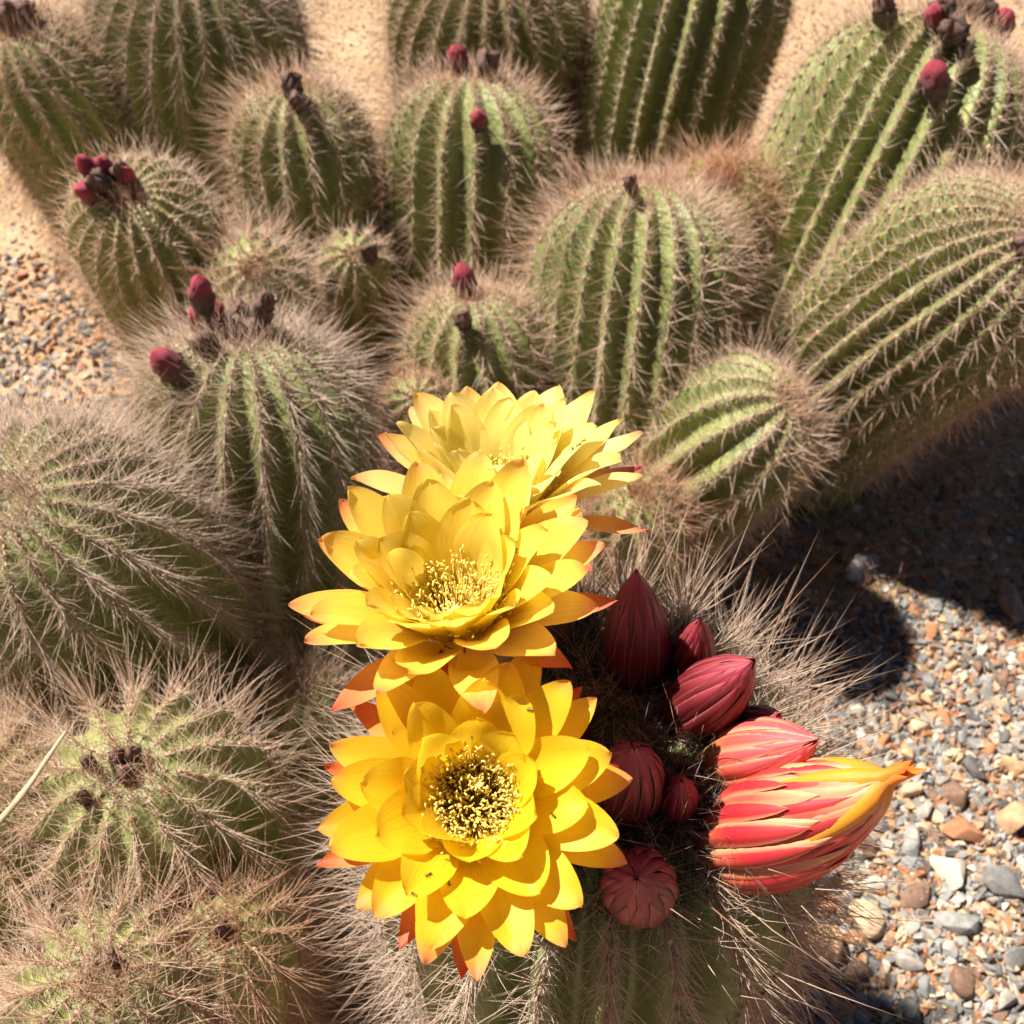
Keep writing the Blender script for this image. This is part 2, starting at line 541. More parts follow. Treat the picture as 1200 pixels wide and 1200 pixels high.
    for kind, cnt in (('rad', n_rad), ('cen', n_cen)):
        for i in range(cnt):
            if kind == 'rad':
                e = rng.uniform(rad(48), rad(82), n)
                ph = 2 * math.pi * (i + rng.uniform(-0.4, 0.4, n)) / cnt
                ln = l_rad * rng.uniform(0.6, 1.25, n)
                rn = rng.beta(2, 4, n) * 0.8
                ww = w * 0.95
            else:
                e = rng.uniform(rad(5), rad(48), n)
                ph = rng.uniform(0, 2 * math.pi, n)
                ln = l_cen * rng.uniform(0.5, 1.3, n)
                rn = rng.beta(2.0, 3.0, n)
                ww = w
            se, ce = np.sin(e)[:, None], np.cos(e)[:, None]
            tdir = T * np.cos(ph)[:, None] + B * np.sin(ph)[:, None]
            d = Nn * ce + tdir * se - T * (droop * (1 - young))[:, None] + T * (0.05 * young)[:, None]
            ln = ln * (1 - 0.5 * young)
            kp = rng.uniform(0, 1, n) > thin * np.clip(young * 2.5, 0, 1)
            sp.append((P + rng.normal(0, 0.0006, (n, 3)))[kp]); sd.append(d[kp]); sl.append(ln[kp])
            sw.append((np.full(n, ww) * rng.uniform(0.7, 1.2, n))[kp]); sr.append(np.clip(rn + 0.18 * young, 0, 1)[kp])
            sb.append(rng.normal(0, 0.09, (n, 3))[kp])
        if kind == 'rad':
            rp, rd_, rl, rw_, rr2 = map(np.concatenate, (sp, sd, sl, sw, sr))
            tag(link_mesh('radial_spines', needle_mesh('radial_spines', bend_to(rp), bend_dir(rp, rd_), rl, rw_, rr2), M[spine], root), kind='stuff')
            sp, sd, sl, sw, sr, sb = [], [], [], [], [], []
    if tuft:
        a = rng.uniform(0, 2 * math.pi, tuft); q = R * 0.22 * np.sqrt(rng.uniform(0, 1, tuft))
        p = np.stack([q * np.cos(a), q * np.sin(a), np.interp(q, r[::-1][:150], z[::-1][:150]) - 0.001], 1)
        d = np.stack([np.cos(a) * q / R * 2.2, np.sin(a) * q / R * 2.2, np.ones(tuft)], 1) + rng.normal(0, 0.3, (tuft, 3))
        sp.append(p); sd.append(d); sl.append(tuft_len * rng.uniform(0.5, 1.1, tuft)); sw.append(np.full(tuft, w))
        sr.append(rng.uniform(0.5, 1.0, tuft)); sb.append(rng.normal(0, 0.1, (tuft, 3)))
    sp, sd, sl, sw, sr, sb = map(np.concatenate, (sp, sd, sl, sw, sr, sb))
    tag(link_mesh('central_spines', spine_mesh('central_spines', bend_to(sp), bend_dir(sp, sd), sl, sw, sb, sr), M[spine], root), kind='stuff')
    return root, dict(R=R, L=L, base=apex - axn * L, foot=g, ax=axn, r=r, z=z, bend=bend_to, bdir=bend_dir, g=g)

# ------------------------------------------------------------------ ground
def axis_coords(lo, hi, step, far, growth=1.35):
    mid = list(np.arange(lo, hi + 1e-6, step))
    a, st = lo, step
    left = []
    while a > -far:
        st *= growth; a -= st; left.append(a)
    b, st = hi, step
    right = []
    while b < far:
        st *= growth; b += st; right.append(b)
    return np.array(left[::-1] + mid + right)

gx = axis_coords(-1.1, 1.1, 0.011, 60)
gy = axis_coords(-0.1, 1.9, 0.011, 60)
def ground_h(x, y):
    return GZ + (0.006 * mnoise.noise((x * 5, y * 5, 0.3)) + 0.003 * mnoise.noise((x * 17, y * 17, 2.1)) + 0.0012 * mnoise.noise((x * 60, y * 60, 5.1)))
gv = [(x, y, ground_h(x, y) if abs(x) < 2 and abs(y) < 3 else GZ) for y in gy for x in gx]
ground = link_mesh('ground', mesh_from('ground', gv, grid_faces(len(gx), len(gy))), M['ground'])
tag(ground, 'sandy orange gravel bed under the cacti', None, None, 'structure')

# ------------------------------------------------------------------ the clump of background stems
# key: label, apex pixel + distance, ground pixel of the foot, radius, options
STEMS = [
 ('A', 'leaning cactus stem with brown buds beside bare sand and the red-budded small stem', (8, 30, 1.03), (140, 235), 0.060, dict(ribs=20)),
 ('B', 'tall shaded cactus stem rising behind two small stems, its shadow on sand', (215, -70, 1.03), (250, 195), 0.090, dict(ribs=24, spine='spine_grey', l_cen=0.036)),
 ('C', 'small barrel cactus stem with a dark dried bud sunk in its crown', (345, 100, 0.913), (380, 335), 0.056, dict(ribs=17, l_cen=0.032)),
 ('D', 'upright barrel cactus with two buds on its crown and one low on its side', (552, 88, 0.924), (548, 350), 0.070, dict(ribs=17, depth=0.19)),
 ('E', 'cactus stem standing right behind the upright one with three buds', (575, -70, 1.10), (565, 112), 0.098, dict(ribs=23)),
 ('F', 'tall bare-ribbed cactus column with pale rib crests and few long spines', (850, -110, 1.13), (765, 175), 0.088, dict(ribs=22, n_cen=2, l_cen=0.018, l_rad=0.012, depth=0.20)),
 ('G', 'large leaning cactus with a cluster of dark red buds around its crown', (1125, 30, 0.965), (925, 400), 0.092, dict(ribs=26, n_cen=4, l_cen=0.026, areole=0.010)),
 ('H', 'fat reclining green cactus leaning out over the shaded gravel', (1225, 272, 0.80), (955, 440), 0.075, dict(ribs=26, n_cen=4, l_cen=0.024, l_rad=0.014, areole=0.010)),
 ('I', 'round spiny cactus with a rust brown budless crown in the middle of the clump', (755, 215, 0.82), (725, 520), 0.074, dict(ribs=22, l_cen=0.034)),
 ('W', 'rusty crowned cactus half hidden behind the round spiny one', (845, 205, 0.87), (850, 350), 0.050, dict(ribs=16, spine='spine_red', tuft=420)),
 ('J', 'small round cactus with one dark red bud on its crown', (553, 345, 0.78), (565, 510), 0.050, dict(ribs=15)),
 ('K', 'tiny green offset wedged between larger stems, dark dot at its crown', (415, 298, 0.83), (412, 360), 0.026, dict(ribs=12, areole=0.008, l_cen=0.018, l_rad=0.010, n_rad=9, n_cen=3, tuft=15)),
 ('L', 'tiny green offset with an orange centre beside the yellow flowers', (490, 466, 0.71), (488, 530), 0.024, dict(ribs=12, areole=0.007, l_cen=0.014, l_rad=0.009, n_rad=9, n_cen=3, spine='spine_red', tuft=40, tuft_len=0.008)),
 ('M', 'sideways growing cactus whose brown crown points away from the flowers', (930, 468, 0.745), (775, 560), 0.056, dict(ribs=15, depth=0.19, n_cen=3)),
 ('N', 'small rusty spined offset hidden behind the yellow flowers', (750, 575, 0.70), (748, 660), 0.032, dict(ribs=12, spine='spine_red', l_cen=0.03)),
 ('O', 'big shaggy cactus with a cluster of red and brown buds on its crown', (285, 392, 0.66), (312, 715), 0.071, dict(ribs=20, l_cen=0.036, l_rad=0.02, droop=0.75, n_rad=15, n_cen=7, w=0.00021, spine='spine_grey')),
 ('P', 'small leaning cactus with a clump of bright red buds on one side', (150, 225, 0.80), (222, 385), 0.052, dict(ribs=19, areole=0.009, n_cen=3, n_rad=9, l_cen=0.020, l_rad=0.011)),
 ('Q', 'shaggy grey brown cactus leaning away from the flowers beside the gravel patch', (2, 585, 0.57), (215, 760), 0.072, dict(ribs=19, l_cen=0.036, l_rad=0.02, droop=0.6, n_rad=16, n_cen=8, w=0.00019, spine='spine_grey')),
 ('R', 'squat green cactus with a knot of dried brown buds in its crown', (150, 900, 0.515), (235, 1015), 0.053, dict(ribs=14, l_cen=0.034, areole=0.011, n_rad=15, n_cen=7, w=0.00018, thin=0.3)),
 ('S', 'spiny cactus with a dry straw stalk lying across it', (-25, 930, 0.56), (55, 1030), 0.050, dict(ribs=15, l_cen=0.036, n_rad=16, n_cen=8, w=0.00018, thin=0.3)),
 ('T', 'low cactus at the foot of the squat green one, dark spot on its crown', (120, 1140, 0.50), (175, 1250), 0.046, dict(ribs=14, l_cen=0.034, n_rad=16, n_cen=8, w=0.00018, thin=0.3)),
 ('U', 'small rusty spined offset snug against the flowering cactus', (262, 1092, 0.51), (285, 1190), 0.030, dict(ribs=12, spine='spine_red', l_cen=0.028, n_rad=15, n_cen=6, w=0.00018)),
 ('X', 'small tan spined stem peeking out behind the buds of the big shaggy one', (300, 312, 0.78), (300, 420), 0.040, dict(ribs=14)),
 ('V', 'blurred pale green offset behind the flowering cactus under its petals', (352, 800, 0.62), (345, 905), 0.030, dict(ribs=12, l_cen=0.026, n_rad=14, n_cen=6, w=0.00018)),
]
STEM = {}
for i, (key, lab, (ax_, ay_, d_), (bx_, by_), R_, kw) in enumerate(STEMS):
    STEM[key] = make_cactus('barrel_cactus', lab, at(ax_, ay_, d_), on_ground(bx_, by_), R_, seed=100 + i,
                            group='stems of the cactus clump', **kw)

# ------------------------------------------------------------------ the flowering cactus
M_APEX = at(722, 848, 0.412)
M_BASE = np.array([M_APEX[0] - 0.006, M_APEX[1] + 0.004, 0.0])
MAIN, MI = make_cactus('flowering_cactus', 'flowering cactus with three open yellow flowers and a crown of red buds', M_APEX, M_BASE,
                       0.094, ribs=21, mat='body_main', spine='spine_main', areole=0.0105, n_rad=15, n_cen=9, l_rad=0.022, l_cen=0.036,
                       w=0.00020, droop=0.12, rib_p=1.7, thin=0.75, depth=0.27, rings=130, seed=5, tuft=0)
MAIN_INV = MAIN.matrix_world.inverted()

def surf_main(px, py, inset=0.0):
    """march along a sight line to the skin of the flowering cactus"""
    d = 0.25
    rr = ray(px, py)
    while d < 0.8:
        p = CAM + rr * d
        q = p - MI['base']
        h = q @ MI['ax']
        rho = np.linalg.norm(q - MI['ax'] * h)
        if h < MI['L'] and rho < np.interp(h, MI['z'], MI['r']) * 0.97:
            return p + rr * inset, d
        d += 0.001
    return None, None

# ------------------------------------------------------------------ petals and flowers
def petal_mesh(az, r0, h0, a0, a1, length, width, cup, rng, tipcurl=0.0, nv=15, nu=7, wave=1.0, sharp=0.62):
    t = 1 - (1 - np.linspace(0, 1, nv)) ** 1.55
    al = a0 + (a1 - a0) * t ** 1.15 - tipcurl * np.clip((t - 0.72) / 0.28, 0, 1) ** 2
    dl = length * np.diff(t)
    rho = r0 + np.concatenate([[0], np.cumsum(np.sin((al[1:] + al[:-1]) / 2) * dl)])
    h = h0 + np.concatenate([[0], np.cumsum(np.cos((al[1:] + al[:-1]) / 2) * dl)])
    w = (0.22 + 0.78 * np.sin(np.clip(t / 0.62, 0, 1) * math.pi / 2)) * np.where(t > 0.55, np.clip(1 - (np.clip(t - 0.55, 0, 1) / 0.45) ** 1.7, 0, 1) ** (sharp * 1.35), 1.0)
    w = w * width * 0.5
    w[-1] = 0.00012
    u = np.linspace(-1, 1, nu)
    side = np.sin(az), np.cos(az)
    side_bend = rng.normal(0, 0.05) * length
    ph1, ph2 = rng.uniform(0, 6.28, 2)
    V = np.zeros((nv, nu, 3)); A = np.zeros((nv, nu, 3)); rv = rng.uniform()
    for i in range(nv):
        # local frame: radial e_r, axial e_z, lateral e_t ; inner-face normal
        nr, nz = -math.cos(al[i]), math.sin(al[i])
        lat = u * w[i] + side_bend * t[i] ** 2
        lift = cup * w[i] * (u ** 2) * (1 - 0.55 * t[i]) - 0.05 * w[i] * np.exp(-(u / 0.16) ** 2)
        lift = lift + wave * 0.0006 * np.sin(u * 2.2 + t[i] * 7 + ph1) * t[i] + wave * 0.0005 * np.sin(t[i] * 13 + ph2) * u * t[i]
        rr_ = rho[i] + lift * nr
        zz_ = h[i] + lift * nz
        V[i, :, 0] = rr_ * math.cos(az) - lat * math.sin(az)
        V[i, :, 1] = rr_ * math.sin(az) + lat * math.cos(az)
        V[i, :, 2] = zz_
        A[i, :, 0] = u; A[i, :, 1] = t[i]; A[i, :, 2] = rv
    return mesh_from('petal', V.reshape(-1, 3).tolist(), grid_faces(nu, nv), A.reshape(-1, 3))

def petal_mats(tag_, yin, ymid, orange, red):
    return [mat_petal('petal_inner_' + tag_, yin, yin, (ymid[0], ymid[1] * 0.93, ymid[2]), 0.88),
            mat_petal('petal_middle_' + tag_, yin, ymid, (orange[0], orange[1] * 1.15, orange[2]), 0.86),
            mat_petal('petal_outer_' + tag_, ymid, (ymid[0], ymid[1] * 0.93, ymid[2] * 1.1), (0.86, 0.32, 0.13), 0.80),
            mat_petal('petal_sepal_' + tag_, orange, orange, red, 0.55, 0.3)]

M['tube'] = mat_plain('flower_tube', (0.16, 0.13, 0.05), (0.30, 0.17, 0.08), 120.0, 0.6, 0.3)
M['filament'] = mat_spines('filament', (0.93, 0.74, 0.16), (0.90, 0.62, 0.08), (0.85, 0.52, 0.05), (0.95, 0.80, 0.25), 0.35)
M['anther'] = mat_plain('anther_pollen', (0.92, 0.64, 0.08), (0.95, 0.78, 0.22), 900.0, 0.85, 0.4)
M['throat'] = mat_plain('flower_throat', (0.75, 0.58, 0.04), (0.88, 0.68, 0.06), 300.0, 0.6, 0.2)
M['stigma'] = mat_plain('stigma', (0.90, 0.72, 0.18), (0.94, 0.80, 0.28), 600.0, 0.7, 0.2)
FLOWERS = []

def make_flower(label, centre, normal, scale, mats, base_pt, seed, whorls, spin=0.0, stamen_r=0.0215, stamen_h=0.019):
    rng = np.random.default_rng(seed)
    # flower frame: origin at the throat
    mw = frame_from_z(normal) @ Matrix.Rotation(spin, 4, 'Z')
    mw = mw @ Matrix.Scale(scale, 4)
    mw.translation = Vector(centre)
    inv = mw.inverted()
    b = np.array(inv @ Vector(base_pt))
    # tube: swept from the cactus to the throat, flaring at the top
    nt_, ns = 16, 18
    p0, p3 = b, np.array([0, 0, 0.002])
    dirb = np.array((inv.to_3x3() @ Vector(MI['ax']))); dirb /= np.linalg.norm(dirb)
    ln = np.linalg.norm(p3 - p0)
    p1 = p0 + dirb * ln * 0.33; p2 = p3 - np.array([0, 0, 1]) * ln * 0.4
    V = []
    for i in range(nt_):
        t = i / (nt_ - 1)
        c = (1 - t) ** 3 * p0 + 3 * (1 - t) ** 2 * t * p1 + 3 * (1 - t) * t * t * p2 + t ** 3 * p3
        r_ = 0.0085 + 0.0045 * t ** 2
        for k in range(ns):
            a = 2 * math.pi * k / ns
            rr_ = r_ * (1 + 0.08 * math.sin(a * 6 + t * 9))
            V.append(c + np.array([math.cos(a) * rr_, math.sin(a) * rr_, 0]))
    fl = link_mesh('flower', mesh_from('flower_tube', [tuple(v) for v in V], grid_faces(ns, nt_, True)), M['tube'])
    fl.parent = MAIN
    fl.matrix_parent_inverse = MAIN_INV
    fl.matrix_world = mw
    tag(fl, label)
    # throat: the bowl in which the stamens stand
    V = []
    for i in range(10):
        t = i / 9
        r_ = 0.0001 + (0.0138 - 0.0001) * math.sin(t * math.pi / 2) ** 0.9
        for k in range(24):
            a = 2 * math.pi * k / 24
            V.append((r_ * math.cos(a), r_ * math.sin(a), -0.010 + 0.013 * t ** 1.5))
    link_mesh('throat', mesh_from('throat', V, grid_faces(24, 10, True)), M['throat'], fl)
    # petals
    for wi, (cnt, r0, h0, a0, a1, ln, wd, cup, mi, sharp) in enumerate(whorls):
        off = rng.uniform(0, 6.28)
        for k in range(cnt):
            az = off + 2 * math.pi * (k + rng.normal(0, 0.13)) / cnt
            me = petal_mesh(az, r0, h0 + rng.normal(0, 0.0004), rad(a0 + rng.normal(0, 3)), rad(a1 + rng.normal(0, 5.5)), ln * rng.uniform(0.92, 1.07),
                            wd * rng.uniform(0.9, 1.1), cup, rng, tipcurl=rad(rng.normal(10, 12)), sharp=sharp)
            link_mesh('petal', me, mats[mi], fl)
    # stamens
    n = 620
    a = rng.uniform(0, 6.283, n); q = rng.uniform(0.01, 1, n) ** 0.55
    p = np.stack([np.cos(a) * q * 0.0128, np.sin(a) * q * 0.0128, -0.004 + 0.006 * q ** 3], 1)
    tip_r = q * stamen_r * rng.uniform(0.85, 1.08, n)
    tip = np.stack([np.cos(a) * tip_r, np.sin(a) * tip_r, stamen_h * (0.45 + 0.62 * q ** 1.4) * rng.uniform(0.85, 1.12, n)], 1)
    d = tip - p
    L = np.linalg.norm(d, axis=1)
    bend = rng.normal(0, 0.08, (n, 3))
    tag(link_mesh('filaments', spine_mesh('filaments', p, d, L * 1.02, np.full(n, 0.00032), bend, rng.uniform(0, 1, n)), M['filament'], fl), kind='stuff')
    # anthers: little pointed capsules on the filament tips
    tipx = p + d / L[:, None] * (L * 0.97)[:, None] + bend * L[:, None]
    ad = d / L[:, None] + rng.normal(0, 0.6, (n, 3)); ad /= np.linalg.norm(ad, axis=1, keepdims=True)
    ref = rng.normal(0, 1, (n, 3)); u1 = np.cross(ad, ref); u1 /= np.linalg.norm(u1, axis=1, keepdims=True); u2 = np.cross(ad, u1)
    av = np.zeros((n, 10, 3)); al_, aw = 0.0011, 0.00042
    for ri, (tt, ww) in enumerate(((-0.6, 0.9), (0.6, 0.9))):
        for k in range(4):
            an = math.pi / 2 * k
            av[:, ri * 4 + k] = tipx + ad * al_ * tt + (u1 * math.cos(an) + u2 * math.sin(an)) * aw * ww
    av[:, 8] = tipx - ad * al_ * 1.05; av[:, 9] = tipx + ad * al_ * 1.05
    ff = []
    for k in range(4):
        k2 = (k + 1) % 4
        ff += [(k, k2, 4 + k2), (k, 4 + k2, 4 + k), (k2, k, 8), (4 + k, 4 + k2, 9)]
    F = (np.arange(n)[:, None, None] * 10 + np.array(ff)[None]).reshape(-1, 3)
    tag(link_mesh('anthers', mesh_from('anthers', av.reshape(-1, 3), F), M['anther'], fl), kind='stuff')
    # stigma: a style with a star of lobes
    lob = 11
    sa_ = np.arange(lob) * 2 * math.pi / lob + rng.uniform(0, 1)
    sb_ = np.array([0.0035, -0.004, stamen_h * 0.5])
    P_ = np.repeat(sb_[None], lob, 0); D_ = np.stack([np.cos(sa_), np.sin(sa_), np.full(lob, 0.75)], 1)
    P_ = np.vstack([P_, [[0, 0, -0.009]]]); D_ = np.vstack([D_, [sb_ + np.array([0, 0, 0.009])]])
    L_ = np.concatenate([np.full(lob, 0.0042), [np.linalg.norm(sb_ + np.array([0, 0, 0.009])) * 1.12]])
    W_ = np.concatenate([np.full(lob, 0.00055), [0.0010]])
    link_mesh('stigma', spine_mesh('stigma', P_, D_, L_, W_, np.zeros((lob + 1, 3)), np.full(lob + 1, 0.1)), M['stigma'], fl)
    # wool on the tube
    n = 240
    tt = rng.uniform(0.05, 0.9, n)[:, None]; a = rng.uniform(0, 6.283, n)
    cpt = (1 - tt) ** 3 * p0 + 3 * (1 - tt) ** 2 * tt * p1 + 3 * (1 - tt) * tt * tt * p2 + tt ** 3 * p3
    rd_ = np.stack([np.cos(a), np.sin(a), np.zeros(n)], 1)
    tag(link_mesh('tube_hairs', spine_mesh('tube_hairs', cpt + rd_ * 0.009, rd_ + np.array([0, 0, 0.6]) + rng.normal(0, 0.3, (n, 3)),
        rng.uniform(0.006, 0.012, n), np.full(n, 0.00012), rng.normal(0, 0.4, (n, 3)), rng.uniform(0, 1, n)), M['wool'], fl), kind='stuff')
    FLOWERS.append(fl)
    return fl

#            count r0     h0      a0  a1  length width  cup  mat sharp
WH_BOWL = [(10, 0.0120, 0.001, 10, 30, 0.036, 0.0210, 0.55, 0, 0.40),
           (12, 0.0130, 0.000, 20, 42, 0.043, 0.0215, 0.50, 0, 0.42),
           (12, 0.0132, -0.001, 32, 56, 0.049, 0.0200, 0.46, 1, 0.44),
           (12, 0.0130, -0.003, 46, 72, 0.050, 0.0170, 0.40, 2, 0.50),
           (8,  0.0120, -0.006, 64, 84, 0.046, 0.0130, 0.34, 3, 0.62)]
WH_CUP = [(10, 0.0115, 0.001, 12, 28, 0.037, 0.0200, 0.55, 0, 0.44),
           (12, 0.0122, 0.000, 20, 38, 0.044, 0.0205, 0.50, 0, 0.46),
           (13, 0.0125, -0.001, 30, 52, 0.048, 0.0190, 0.46, 1, 0.50),
           (12, 0.0125, -0.003, 44, 68, 0.049, 0.0165, 0.40, 2, 0.54),
           (9,  0.0118, -0.006, 64, 86, 0.047, 0.0120, 0.34, 3, 0.70)]
WH_WIDE = [(10, 0.0130, 0.001, 6, 46, 0.029, 0.0205, 0.42, 0, 0.40),
           (10, 0.0135, 0.000, 28, 66, 0.037, 0.0215, 0.36, 0, 0.42),
           (12, 0.0135, -0.001, 46, 80, 0.043, 0.0195, 0.32, 1, 0.46),
           (12, 0.0130, -0.003, 60, 88, 0.047, 0.0165, 0.30, 2, 0.54),
           (11, 0.0120, -0.006, 76, 94, 0.046, 0.0130, 0.30, 3, 0.64)]
PM1 = petal_mats('pale', (0.95, 0.85, 0.30), (0.95, 0.82, 0.26), (0.90, 0.48, 0.16), (0.45, 0.03, 0.05))
PM2 = petal_mats('golden', (0.95, 0.79, 0.14), (0.95, 0.75, 0.12), (0.90, 0.42, 0.11), (0.62, 0.10, 0.06))
PM3 = petal_mats('deep', (0.95, 0.73, 0.03), (0.95, 0.68, 0.03), (0.88, 0.36, 0.07), (0.60, 0.08, 0.04))

apx = M_APEX
make_flower('pale yellow flower behind the other two, tilted away', at(588, 602, 0.405), (-0.02, 0.30, 0.95), 0.98, PM1,
            apx + np.array([-0.02, 0.045, -0.012]), 21, WH_CUP, 0.4)
make_flower('golden yellow flower standing upright between the other two', at(538, 722, 0.357), (-0.07, 0.05, 1.0), 0.90, PM2,
            apx + np.array([-0.035, 0.010, -0.012]), 22, WH_BOWL, 1.3)
make_flower('deep yellow flower facing outward below the upright one', at(556, 938, 0.336), (0.03, -0.36, 0.93), 0.82, PM3,
            apx + np.array([-0.04, -0.035, -0.022]), 23, WH_WIDE, 2.2, stamen_r=0.0200, stamen_h=0.0175)

# ------------------------------------------------------------------ buds
M['bud_core'] = mat_plain('bud_core', (0.10, 0.02, 0.02), (0.20, 0.05, 0.04), 200.0, 0.6, 0.2)
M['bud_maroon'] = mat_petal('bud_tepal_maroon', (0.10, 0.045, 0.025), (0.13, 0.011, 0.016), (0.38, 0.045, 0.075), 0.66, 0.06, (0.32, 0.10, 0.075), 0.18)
M['bud_red'] = mat_petal('bud_tepal_red', (0.42, 0.36, 0.06), (0.66, 0.10, 0.07), (0.70, 0.10, 0.13), 0.5, 0.15, (0.82, 0.34, 0.20), 0.30)
M['bud_peach'] = mat_petal('bud_tepal_peach', (0.68, 0.24, 0.10), (0.64, 0.09, 0.06), (0.84, 0.40, 0.19), 0.55, 0.15, (0.88, 0.42, 0.22), 0.42)
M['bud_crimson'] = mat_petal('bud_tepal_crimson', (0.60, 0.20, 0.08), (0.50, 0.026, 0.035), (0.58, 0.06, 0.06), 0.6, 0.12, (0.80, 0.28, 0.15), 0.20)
M['bud_orange'] = mat_petal('bud_petal_orange', (0.85, 0.36, 0.05), (0.87, 0.38, 0.03), (0.78, 0.22, 0.05), 0.6, 0.3)
M['bud_brown'] = mat_plain('bud_brown_fuzz', (0.07, 0.035, 0.025), (0.17, 0.09, 0.06), 500.0, 0.9, 0.8)

def bud_prof(t, Rb, peak, taper):
    t = np.asarray(t, float)
    up = np.sin(np.clip(t / peak, 0, 1) * math.pi / 2)
    up = 0.62 + 0.38 * up
    dn = np.where(t > peak, np.clip(1 - (np.clip(t - peak, 0, 1) / (1 - peak)) ** taper, 0, 1) ** 0.75, 1.0)
    return Rb * up * dn

def make_bud(label, base_pt, tip_pt, Rb, layers, seed, parent=MAIN, peak=0.45, taper=2.0, bulge=0.12, hairs=220, hair_mat='wool', hair_len=0.009, name='bud'):
    rng = np.random.default_rng(seed)
    base_pt = np.asarray(base_pt, float); tip_pt = np.asarray(tip_pt, float)
    ax = tip_pt - base_pt; Lb = np.linalg.norm(ax)
    mw = frame_from_z(ax / Lb) @ Matrix.Rotation(rng.uniform(0, 6.28), 4, 'Z')
    mw.translation = Vector(base_pt)
    ns, nt_ = 20, 16
    V = []
    for i in range(nt_):
        t = i / (nt_ - 1)
        r_ = float(bud_prof(t * 0.97, Rb, peak, taper)) * 0.90
        if i == nt_ - 1: r_ = 0.0001
        for k in range(ns):
            a = 2 * math.pi * k / ns
            V.append((r_ * math.cos(a), r_ * math.sin(a), t * 0.96 * Lb))
    bd = link_mesh(name, mesh_from('bud_core', V, grid_faces(ns, nt_, True)), M['bud_core'])
    bd.parent = parent
    bd.matrix_parent_inverse = parent.matrix_world.inverted()
    bd.matrix_world = mw
    if label: tag(bd, label)
    nv, nu = 11, 5
    for (cnt, t0, t1, wfac, offs, twist, mat, flare) in layers:
        ph = rng.uniform(0, 6.28)
        for k in range(cnt):
            az = ph + 2 * math.pi * (k + rng.normal(0, 0.08)) / cnt
            e1 = t1 + rng.normal(0, 0.025); e0 = t0 + rng.normal(0, 0.01)
            W = Rb * wfac * rng.uniform(0.9, 1.1)
            Vp, Ap = [], []
            rv = rng.uniform()
            tw = twist * rng.uniform(0.7, 1.3)
            for i in range(nv):
                s = i / (nv - 1)
                t = e0 + (e1 - e0) * s
                r_ = float(bud_prof(min(t, 0.998), Rb, peak, taper))
                w_ = W * (0.5 + 0.5 * math.sin(min(s / 0.5, 1) * math.pi / 2)) * (1 - max(0, (s - 0.4) / 0.6) ** 2.2) ** 0.8
                ha = min(w_ / max(r_, 1e-4), 0.9)
                for j in range(nu):
                    u = -1 + 2 * j / (nu - 1)
                    a = az + u * ha + tw * s
                    rr_ = r_ * (1.0 + offs) + Rb * bulge * (1 - u * u) * (1 - s ** 2) + Rb * 0.012 * u * (1 - s) + flare * Rb * s ** 3 + 0.0002
                    Vp.append((rr_ * math.cos(a), rr_ * math.sin(a), t * Lb + 0.0002 * (1 - u * u)))
                    Ap.append((u, s, rv))
            me = mesh_from('tepal', Vp, grid_faces(nu, nv), np.array(Ap))
            link_mesh('tepal', me, M[mat], bd)
    if hairs:
        a = rng.uniform(0, 6.283, hairs); tt = rng.uniform(0, 0.28, hairs) ** 1.0
        q = bud_prof(tt, Rb, peak, taper) * 1.02
        p = np.stack([np.cos(a) * q, np.sin(a) * q, tt * Lb], 1)
        d = np.stack([np.cos(a), np.sin(a), np.full(hairs, 0.8)], 1) + rng.normal(0, 0.5, (hairs, 3))
        tag(link_mesh('bud_hairs', spine_mesh('bud_hairs', p, d, hair_len * rng.uniform(0.5, 1.3, hairs), np.full(hairs, 0.00012),
            rng.normal(0, 0.5, (hairs, 3)), rng.uniform(0, 1, hairs)), M[hair_mat], bd), kind='stuff')
    return bd

def layers_closed(mat, tw=0.25):
    return [(12, 0.0, 0.86, 0.22, 0.07, tw, mat, 0.0), (12, 0.06, 0.97, 0.25, 0.0, tw, mat, 0.0), (9, 0.2, 1.02, 0.32, -0.05, tw, mat, 0.0)]

def bud_px(label, bpx, tpx, toward, wpx, layers, seed, inset=0.004, **kw):
    p, d = surf_main(*bpx)
    p = p + ray(*bpx) * inset
    tip = at(tpx[0], tpx[1], d - toward)
    Rb = wpx / 2 * (d - toward * 0.6) / FPX * (0.92 if wpx > 100 else 0.85)
    return make_bud(label, p, tip, Rb, layers, seed, **kw)

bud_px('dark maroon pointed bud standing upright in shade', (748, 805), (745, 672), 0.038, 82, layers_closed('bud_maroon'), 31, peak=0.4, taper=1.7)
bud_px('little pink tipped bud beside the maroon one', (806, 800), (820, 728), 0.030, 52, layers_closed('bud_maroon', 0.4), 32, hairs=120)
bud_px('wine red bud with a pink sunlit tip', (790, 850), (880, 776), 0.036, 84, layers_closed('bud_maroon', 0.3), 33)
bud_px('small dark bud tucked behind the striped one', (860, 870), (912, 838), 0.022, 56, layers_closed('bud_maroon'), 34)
bud_px('striped red bud with a yellow green base', (836, 898), (955, 868), 0.034, 84, [
    (13, 0.0, 0.84, 0.26, 0.08, 0.2, 'bud_red', 0), (13, 0.08, 0.97, 0.27, 0.02, 0.2, 'bud_red', 0), (10, 0.2, 1.02, 0.3, -0.02, 0.2, 'bud_red', 0)], 35, hair_mat='wool_grey', hairs=260)
